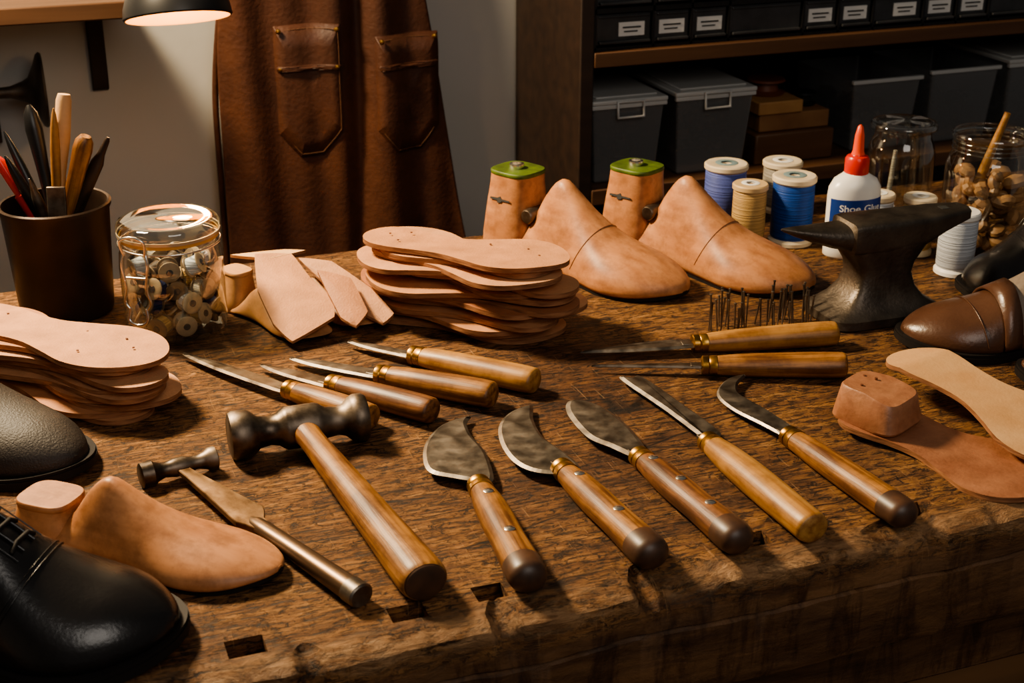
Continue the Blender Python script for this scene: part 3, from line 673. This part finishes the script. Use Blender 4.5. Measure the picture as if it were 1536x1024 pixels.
def wraptext(txt,size,z,mat,nm,rx=.0319,ry=.0219):
    cu=bpy.data.curves.new('t','FONT'); cu.body=txt; cu.size=size; cu.align_x='CENTER'; cu.offset=.0002
    t=bpy.data.objects.new('t',cu); COL.objects.link(t); bpy.context.view_layer.update()
    me=bpy.data.meshes.new_from_object(t.evaluated_get(bpy.context.evaluated_depsgraph_get()))
    bpy.data.objects.remove(t)
    for w in me.vertices:
        a_=-PI/2+w.co.x/.026; w.co=(rx*math.cos(a_),ry*math.sin(a_),z+w.co.y)
    me.materials.clear(); me.materials.append(mat)
    o=bpy.data.objects.new(nm,me); COL.objects.link(o); o.parent=g
wraptext('Shoe Glue',.0105,.057,WHITEP,'label_title'); wraptext('ALL PURPOSE',.005,.050,LAB,'label_line'); wraptext('net 120 ml',.004,.024,CREAM,'label_small')

# ------------------------------------------------------------------ glass jars
g=grp('glass_jar',.466,1.655,0)
obj('glass',lathe([(.034,0),(.038,.003),(.0395,.010),(.0395,.086),(.036,.098),(.033,.104),(.033,.112),(.0385,.114),(.039,.118),(.037,.121),(.032,.121)],48,False),GLASS,g,angle=60)
obj('glass_lid',lathe([(.033,.119),(.030,.123),(.0005,.124)],40,False),GLASS,g)
obj('brush_in_jar',rod((-.012,0,.004),(-.006,.004,.085),.0035,.0025)[0:2],TGREY,g)
g=grp('jar_of_wood_pegs',.531,1.535,0)
obj('glass',lathe([(.040,0),(.0450,.003),(.0465,.010),(.0465,.100),(.043,.112),(.0405,.118),(.0405,.133),(.043,.134),(.0435,.138),(.041,.140)],48,False),GLASS,g,angle=60)
for q,z in enumerate((.121,.126,.131)): line('thread_ridge_%d'%(q+1),[(.0412*math.cos(t),.0412*math.sin(t),z) for t in [2*PI*j/40 for j in range(40)]],.0008,GLASS,g,True)
pb=B(); rnd=random.Random(9)
for i in range(85):
    a_=rnd.random()*2*PI; r=.032*math.sqrt(rnd.random()); z=rnd.uniform(.014,.098)
    rr=rnd.uniform(.007,.011)
    sp=lathe([(rr*.2,-rr*.9),(rr*.8,-rr*.6),(rr,0),(rr*.75,rr*.7),(rr*.2,rr)],9)
    e=Matrix.Translation((r*math.cos(a_),r*math.sin(a_),z))@Matrix.Rotation(rnd.random()*6,4,(rnd.random(),rnd.random(),.3))@Matrix.Diagonal((1.3,1,.8,1))
    pb.add(sp,e)
obj('wood_pieces',pb.vf(),WAX,g)
obj('stick',rod((-.01,0,.08),(.012,-.004,.162),.006,.0035),HND2,g)

# ------------------------------------------------------------------ anvil
g=grp('small_anvil',.362,1.345,0,math.radians(19))
def rr_(cx,a_,b_,z,p=.35,n=40):
    return [(cx+a_*math.copysign(abs(math.cos(t))**p,math.cos(t)),b_*math.copysign(abs(math.sin(t))**p,math.sin(t)),z) for t in [2*PI*(j+.5)/n for j in range(n)]]
Z=[(.0,.062,.040),(.002,.065,.042),(.010,.064,.041),(.014,.057,.036),(.022,.044,.030),(.034,.034,.025),(.048,.030,.022),(.058,.032,.0225),(.070,.040,.0235),(.078,.046,.024)]
obj('foot',loft([rr_(.006,a_,b_,z) for z,a_,b_ in Z]),IRON,g,angle=40)
S=[(.104,.004,.097,.1045),(.100,.014,.094,.105),(.07,.021,.086,.105),(.045,.0235,.074,.105),(.0,.0245,.070,.105),(-.03,.0245,.072,.105),(-.036,.0235,.073,.104),(-.038,.0215,.075,.101),(-.055,.019,.079,.1008),(-.075,.0135,.086,.1012),(-.092,.008,.093,.102),(-.104,.0025,.0985,.1025),(-.107,.0008,.1005,.1022)]
rings=[]
for x,w,zb_,zt_ in S:
    horn=x<-.037; p=.75 if horn else .3; c=(zb_+zt_)/2; h_=(zt_-zb_)/2
    rings.append([(x,w*math.copysign(abs(math.cos(t))**p,math.cos(t)),c+h_*math.copysign(abs(math.sin(t))**p,math.sin(t))) for t in [2*PI*(j+.5)/32 for j in range(32)]])
obj('anvil_body',loft(rings),IRON,g,angle=32)
obj('hardy_hole',boxvf(.072,.081,-.0045,.0045,.1045,.1053),INK,g,smooth=False)

# ------------------------------------------------------------------ nails standing up
g=grp('shoe_nail_cluster',.243,1.313,0,math.radians(15))
nb=B(); rnd=random.Random(5)
for i in range(46):
    x=rnd.uniform(-.052,.058); y=rnd.uniform(-.020,.014); h_=rnd.uniform(.026,.040)
    t=Vector((x+rnd.uniform(-.003,.003),y+rnd.uniform(-.003,.003),h_))
    nb.add(rod((x,y,0),t,.0006,.0010,7)); 
    m=Matrix.Translation(t)
    nb.add(lathe([(.0010,0),(.0015,.0004),(.0015,.0014),(.0006,.0018)],8),m)
obj('nails',nb.vf(),STEEL,g)

# ------------------------------------------------------------------ apron on the wall
g=grp('leather_apron',0,0,0,PHI)
def fold(u,z):
    s=(u-.3)/.36
    return 1.978-.014*math.sin(s*PI)+.020*math.exp(-((u-.497-.02*(z+.1))/.020)**2)-.007*math.cos((u-.33)*34+z*1.2)-.003*math.sin(u*95+z*5)
NU,NZ=110,50; v=[];f=[]
for j in range(NZ+1):
    z=.62-j/NZ*1.02
    lo=itp([(-.4,.292),(-.2,.299),(.0,.302),(.15,.306),(.3,.33),(.62,.40)],z); hi=itp([(-.4,.71),(-.16,.662),(.0,.636),(.17,.610),(.3,.585),(.62,.50)],z)
    for i in range(NU+1):
        u=lo+(hi-lo)*i/NU; v.append((u,fold(u,z),z))
for j in range(NZ):
    for i in range(NU):
        a_=j*(NU+1)+i; f.append((a_,a_+1,a_+NU+2,a_+NU+1))
o=obj('apron_panel',(v,f),APR,g); md=o.modifiers.new('t','SOLIDIFY'); md.thickness=.0035
def pocket(nm,P,off=.0035,st=True):
    O=cr(P,6,True); cx=sum(p[0] for p in O)/len(O); cz=sum(p[1] for p in O)/len(O)
    v=[(cx,fold(cx,cz)-off-.003,cz)];f=[]; k=len(O)
    for r in (.35,.7,1): v+=[(cx+(p[0]-cx)*r,fold(cx+(p[0]-cx)*r,cz+(p[1]-cz)*r)-off-.001*(1-r),cz+(p[1]-cz)*r) for p in O]
    for i in range(k):
        j=(i+1)%k; f.append((0,1+i,1+j))
        for q in (0,1): f.append((1+q*k+i,1+(q+1)*k+i,1+(q+1)*k+j,1+q*k+j))
    o=obj(nm,(v,f),APR,g); md=o.modifiers.new('t','SOLIDIFY'); md.thickness=.003
    if st: line(nm+'_stitching',[(cx+(p[0]-cx)*.93,fold(p[0],p[1])-off-.0030,cz+(p[1]-cz)*.95) for p in O],.0004,STITCH,g,True)
    line(nm+'_rim',[(p[0],fold(p[0],p[1])-off-.0005,p[1]) for p in O],.0010,APR,g,True)
def rp(u0,u1,z0,z1,c=.03):
    return sharp([(u0,z1),(u1,z1),(u1,(z0+z1)/2),(u1,z0+c),(u1-c*.8,z0),(u0+c*.8,z0),(u0,z0+c),(u0,(z0+z1)/2)],.1)
pocket('pocket_left',rp(.384,.474,-.014,.172,.035)); pocket('pocket_right',rp(.526,.622,-.020,.150,.035))
pocket('flap_left',rp(.386,.472,.110,.116,.003),.008,False); pocket('flap_right',rp(.53,.620,.102,.109,.003),.008,False)
rb=B()
for u,z in [(.389,.113),(.468,.113),(.389,.166),(.469,.166),(.533,.144),(.617,.144)]: rb.add(lathe([(.0038,0),(.0034,.002),(.001,.003)],14),Matrix.Translation((u,fold(u,z)-.009,z))@Matrix.Rotation(PI/2,4,'X'))
obj('rivets',rb.vf(),BRASS,g)
line('neck_strap',cr([(.405,1.97,.615),(.43,1.99,.72),(.45,2.00,.78),(.47,1.99,.72),(.495,1.97,.615)],8),.008,APR,g)
line('side_tie',cr([(.315,1.985,.20),(.302,2.0,.08),(.300,2.0,-.06),(.298,2.0,-.2),(.29,2.0,-.35)],8),.0045,APR,g)
obj('hook',rod((.45,2.035,.775),(.45,1.985,.785),.006),DSTEEL,g)

# ------------------------------------------------------------------ wall shelf
g=grp('wall_shelf',0,0,0,PHI)
obj('board',boxvf(-.95,.184,1.885,2.034,.210,.232),SWOOD,g,bevel=.002)
br=[(0,0),(.10,0),(.10,-.008),(.022,-.012),(.016,-.03),(.013,-.10),(.010,-.118),(0,-.122)]
for q,u in enumerate((.150,-.55)):
    v,f=prism(br,-.011,.011)
    v=[(u+z,2.034-x,.210+y) for x,y,z in v]
    obj('bracket_%d'%(q+1),(v,f),DWOOD,g,bevel=.0015)
obj('stored_tin',lathe([(.03,.232),(.032,.234),(.032,.3),(.028,.304)],32),BLKP,g,loc=(-.1,1.96,0))
g=grp('wall_hook_rail',0,0,0,PHI)
obj('backplate',boxvf(-.30,.012,2.018,2.034,.03,.075),DWOOD,g,bevel=.002)
obj('arm',tube([(-.12,.006,.006),(-.02,.006,.006),(.03,.008,.008),(.045,.013,.013)],18),IRON,g,loc=(.0,1.975,.108))
obj('flared_disc',tube([(.036,.012,.012),(.046,.018,.018),(.054,.034,.034),(.059,.047,.047),(.063,.050,.050),(.066,.048,.048),(.066,.010,.010)],40),IRON,g,loc=(.008,1.975,.108))
obj('arm_mount',rod((-.11,2.034,.108),(-.11,1.970,.108),.009),IRON,g)

# ------------------------------------------------------------------ lamp
lx,ly,lz=-.385,1.655,.243
axis=Vector((-.10,.27,.95)).normalized()
g=grp('desk_lamp',lx,ly,lz)
q=axis.to_track_quat('Z','Y').to_euler()
sh=obj('shade',lathe([(.060,0),(.0615,.001),(.060,.012),(.050,.040),(.034,.065),(.022,.078),(.020,.100),(.001,.102)],48,False),BLKP,g,rot=q)
md=sh.modifiers.new('s','SOLIDIFY'); md.thickness=.001; md.offset=1
obj('shade_lining',lathe([(.0595,-.001),(.0585,.001),(.0575,.012),(.0480,.039),(.032,.063),(.020,.076)],48,False),M('lamp_enamel',(.70,.38,.10),rough=.5),g,rot=q)
em,nt,N,L_,b=nodes('bulb_glow'); b.inputs['Emission Color'].default_value=(1,.55,.2,1); b.inputs['Emission Strength'].default_value=9; b.inputs['Base Color'].default_value=(1,.9,.7,1)
obj('bulb',lathe([(.002,.016),(.012,.019),(.018,.026),(.019,.034),(.014,.052),(.008,.062),(.008,.075)],24),em,g,rot=q)
p0=axis*.1
line('arm',cr([tuple(p0),(p0.x-.01,p0.y+.05,p0.z+.08),(p0.x-.04,p0.y+.10,p0.z+.22),(p0.x-.10,p0.y+.135,p0.z+.3)],8),.006,BLKP,g)
la=bpy.data.lights.new('lamp_bulb_light','POINT'); la.energy=.9; la.color=(1,.62,.28); la.shadow_soft_size=.02
lo=bpy.data.objects.new('lamp_bulb_light',la); COL.objects.link(lo); lo.parent=g; lo.location=tuple(axis*.002)

# ------------------------------------------------------------------ shelving unit
g=grp('shelving_unit',0,0,0,PHI)
FV=1.78
obj('side_panel',boxvf(.765,.786,FV,2.03,-.9,.75),DWOOD,g,bevel=.002)
obj('side_panel_right',boxvf(2.45,2.47,FV,2.03,-.9,.75),DWOOD,g,bevel=.002)
obj('shelf_upper',boxvf(.786,2.45,FV-.001,2.03,.122,.143),SWOOD,g,bevel=.0015)
obj('shelf_lower',boxvf(.786,2.45,FV-.001,2.03,-.075,-.052),SWOOD,g,bevel=.0015)
obj('shelf_bottom',boxvf(.786,2.45,FV-.001,2.03,-.45,-.43),SWOOD,g,bevel=.0015)
obj('shelf_top',boxvf(.786,2.45,FV-.001,2.03,.53,.55),SWOOD,g,bevel=.0015)
obj('back_panel',boxvf(.786,2.45,2.015,2.03,-.9,.75),DWOOD,g)
g=grp('parts_drawer_cabinet',0,0,0,PHI)
fr=B();dr=B();lb=B();ik=B(); rnd=random.Random(2)
z=.1435
fr.add(boxvf(.79,2.44,1.83,2.0,z,z+.212))
for row in range(4):
    z0=z+row*.053; u=.791; ci=0
    fr.add(boxvf(.79,2.44,1.79,1.83,z0,z0+.004)); fr.add(boxvf(.79,2.44,1.79,1.83,z0+.050,z0+.053))
    while u<2.4:
        w=[.088,.118,.121,.118][ci%4] ; n=1 if ci%4 in(0,2) else 2
        for s in range(n):
            a_=u+s*w/n; b_=a_+w/n
            fr.add(boxvf(a_-.0015,a_+.0015,1.79,1.83,z0,z0+.053))
            dr.add(boxvf(a_+.004,b_-.003,1.795,1.829,z0+.006,z0+.048))
            dr.add(boxvf(a_+.006,b_-.005,1.788,1.797,z0+.008,z0+.012))
            dr.add(boxvf(a_+.006,b_-.005,1.7925,1.797,z0+.043,z0+.046))
            if ci%4!=2 or row==1 or rnd.random()<.3:
                c=(a_+b_)/2+ (.012 if n==1 else 0); hw_=.0195
                lb.add(boxvf(c-hw_,c+hw_,1.7935,1.7955,z0+.017,z0+.036))
                ik.add(boxvf(c-hw_*.7,c+hw_*.7,1.7925,1.794,z0+.0280,z0+.0300)); ik.add(boxvf(c-hw_*.6,c+hw_*.45,1.7925,1.794,z0+.0225,z0+.0242))
        u+=w; ci+=1
obj('cabinet_frame',fr.vf(),BLKP,g,smooth=False); obj('drawers',dr.vf(),DRW,g,smooth=False,bevel=.001); obj('labels',lb.vf(),LAB,g,smooth=False); obj('label_text',ik.vf(),INK,g,smooth=False)
def bin_(u0,u1,v0,v1,z0,z1,lid=True,cont=None):
    g=grp('storage_bin',0,0,0,PHI); t=.008
    R1=[(u0+t,v0+t,z0),(u1-t,v0+t,z0),(u1-t,v1-t,z0),(u0+t,v1-t,z0)]; R2=[(u0,v0,z1-.006),(u1,v0,z1-.006),(u1,v1,z1-.006),(u0,v1,z1-.006)]
    v=R1+R2; f=[(0,3,2,1)]+[(i,(i+1)%4,4+(i+1)%4,4+i) for i in range(4)]
    obj('tub',(v,f),BINP,g,bevel=.004,smooth=False)
    obj('rim',boxvf(u0-.003,u1+.003,v0-.003,v0+.004,z1-.010,z1-.004),LIDP,g,bevel=.001)
    if lid:
        obj('lid',boxvf(u0-.004,u1+.004,v0-.004,v1+.002,z1-.004,z1+.003),LIDP,g,bevel=.002)
        obj('lid_step',boxvf(u0+.008,u1-.008,v0+.008,v1-.01,z1+.003,z1+.006),LIDP,g,bevel=.002)
        c=(u0+u1)/2
        line('latch',[(c-.02,v0-.006,z1),(c-.02,v0-.008,z1-.022),(c+.02,v0-.008,z1-.022),(c+.02,v0-.006,z1)],.0022,LIDP,g,True)
    bb=B(); rnd=random.Random(int(u0*100))
    for i in range(26):
        x=rnd.uniform(u0+.02,u1-.02); y=rnd.uniform(v0+.02,v1-.02); zz=z0+rnd.uniform(.012,(z1-z0)*.6); s=rnd.uniform(.008,.015)
        bb.add(boxvf(-s,s,-s*.7,s*.7,-s*.6,s*.6),Matrix.Translation((x,y,zz))@Matrix.Rotation(rnd.random()*3,4,(1,rnd.random(),rnd.random())))
    obj('contents',bb.vf(),cont or BLKP,g,smooth=False)
zb_=-.0515
bin_(.794,.906,1.80,1.99,zb_,.068); bin_(.926,1.050,1.80,1.99,zb_,.070,cont=DSTEEL)
bin_(1.235,1.355,1.82,1.99,zb_,.065,False,DSTEEL); bin_(1.375,1.50,1.82,1.99,zb_,.070,False); bin_(1.52,1.66,1.82,1.99,zb_,.070)
g=grp('wooden_box_stack',0,0,0,PHI)
obj('box_lower',boxvf(1.065,1.20,1.81,1.96,zb_,-.005),SWOOD,g,bevel=.003)
obj('box_middle',boxvf(1.075,1.195,1.82,1.95,-.0045,.022),M('old_pine',(.3,.15,.06),(.2,.09,.035),(20,90,20),.6),g,bevel=.002)
obj('box_upper',boxvf(1.07,1.145,1.815,1.93,.0225,.042),M('pine_box',(.5,.27,.1),(.34,.17,.06),(20,90,20),.6),g,bevel=.002)
obj('reel',lathe([(.028,0),(.03,.003),(.02,.006),(.018,.016),(.03,.02),(.028,.023)],28),M('dark_red_reel',(.16,.05,.025),rough=.5),g,loc=(1.11,1.87,.0425))
obj('reel_small',lathe([(.018,0),(.02,.003),(.012,.006),(.012,.014),(.02,.017),(.018,.02)],28),BLKP,g,loc=(1.172,1.86,.0225))

# ------------------------------------------------------------------ camera & light
cd=bpy.data.cameras.new('camera'); cam=bpy.data.objects.new('camera',cd); COL.objects.link(cam)
cam.location=(0,0,.54); cam.rotation_euler=(PI/2-math.radians(23),0,0); cd.lens=50; cd.sensor_width=36
cd.dof.use_dof=True; cd.dof.focus_distance=1.22; cd.dof.aperture_fstop=14
cd.clip_start=.02
bpy.context.scene.camera=cam
def area(name,loc,tgt,size,e,col):
    l=bpy.data.lights.new(name,'AREA'); l.energy=e; l.size=size; l.color=col
    o=bpy.data.objects.new(name,l); COL.objects.link(o); o.location=loc
    o.rotation_euler=(Vector(tgt)-Vector(loc)).to_track_quat('-Z','Y').to_euler()
area('key_light',(-.80,1.50,.92),(.08,1.15,0),.18,42,(1,.78,.50))
area('fill_light',(.55,-.4,1.3),(.1,1.3,0),1.0,11,(1,.92,.83))
w=bpy.data.worlds.new('room_ambient'); bpy.context.scene.world=w; w.use_nodes=True
w.node_tree.nodes['Background'].inputs[0].default_value=(.95,.9,.84,1); w.node_tree.nodes['Background'].inputs[1].default_value=.10
try: bpy.context.scene.view_settings.look='AgX - Medium High Contrast'
except Exception as e: print(e)

# ---- square the room with the world axes and raise it onto real heights
bpy.context.view_layer.update()
RM=Matrix.Translation((0,0,TABLE))@Matrix.Rotation(-PHI,4,'Z')
for o in list(bpy.data.objects):
    if o.parent is None: o.matrix_world=RM@o.matrix_world
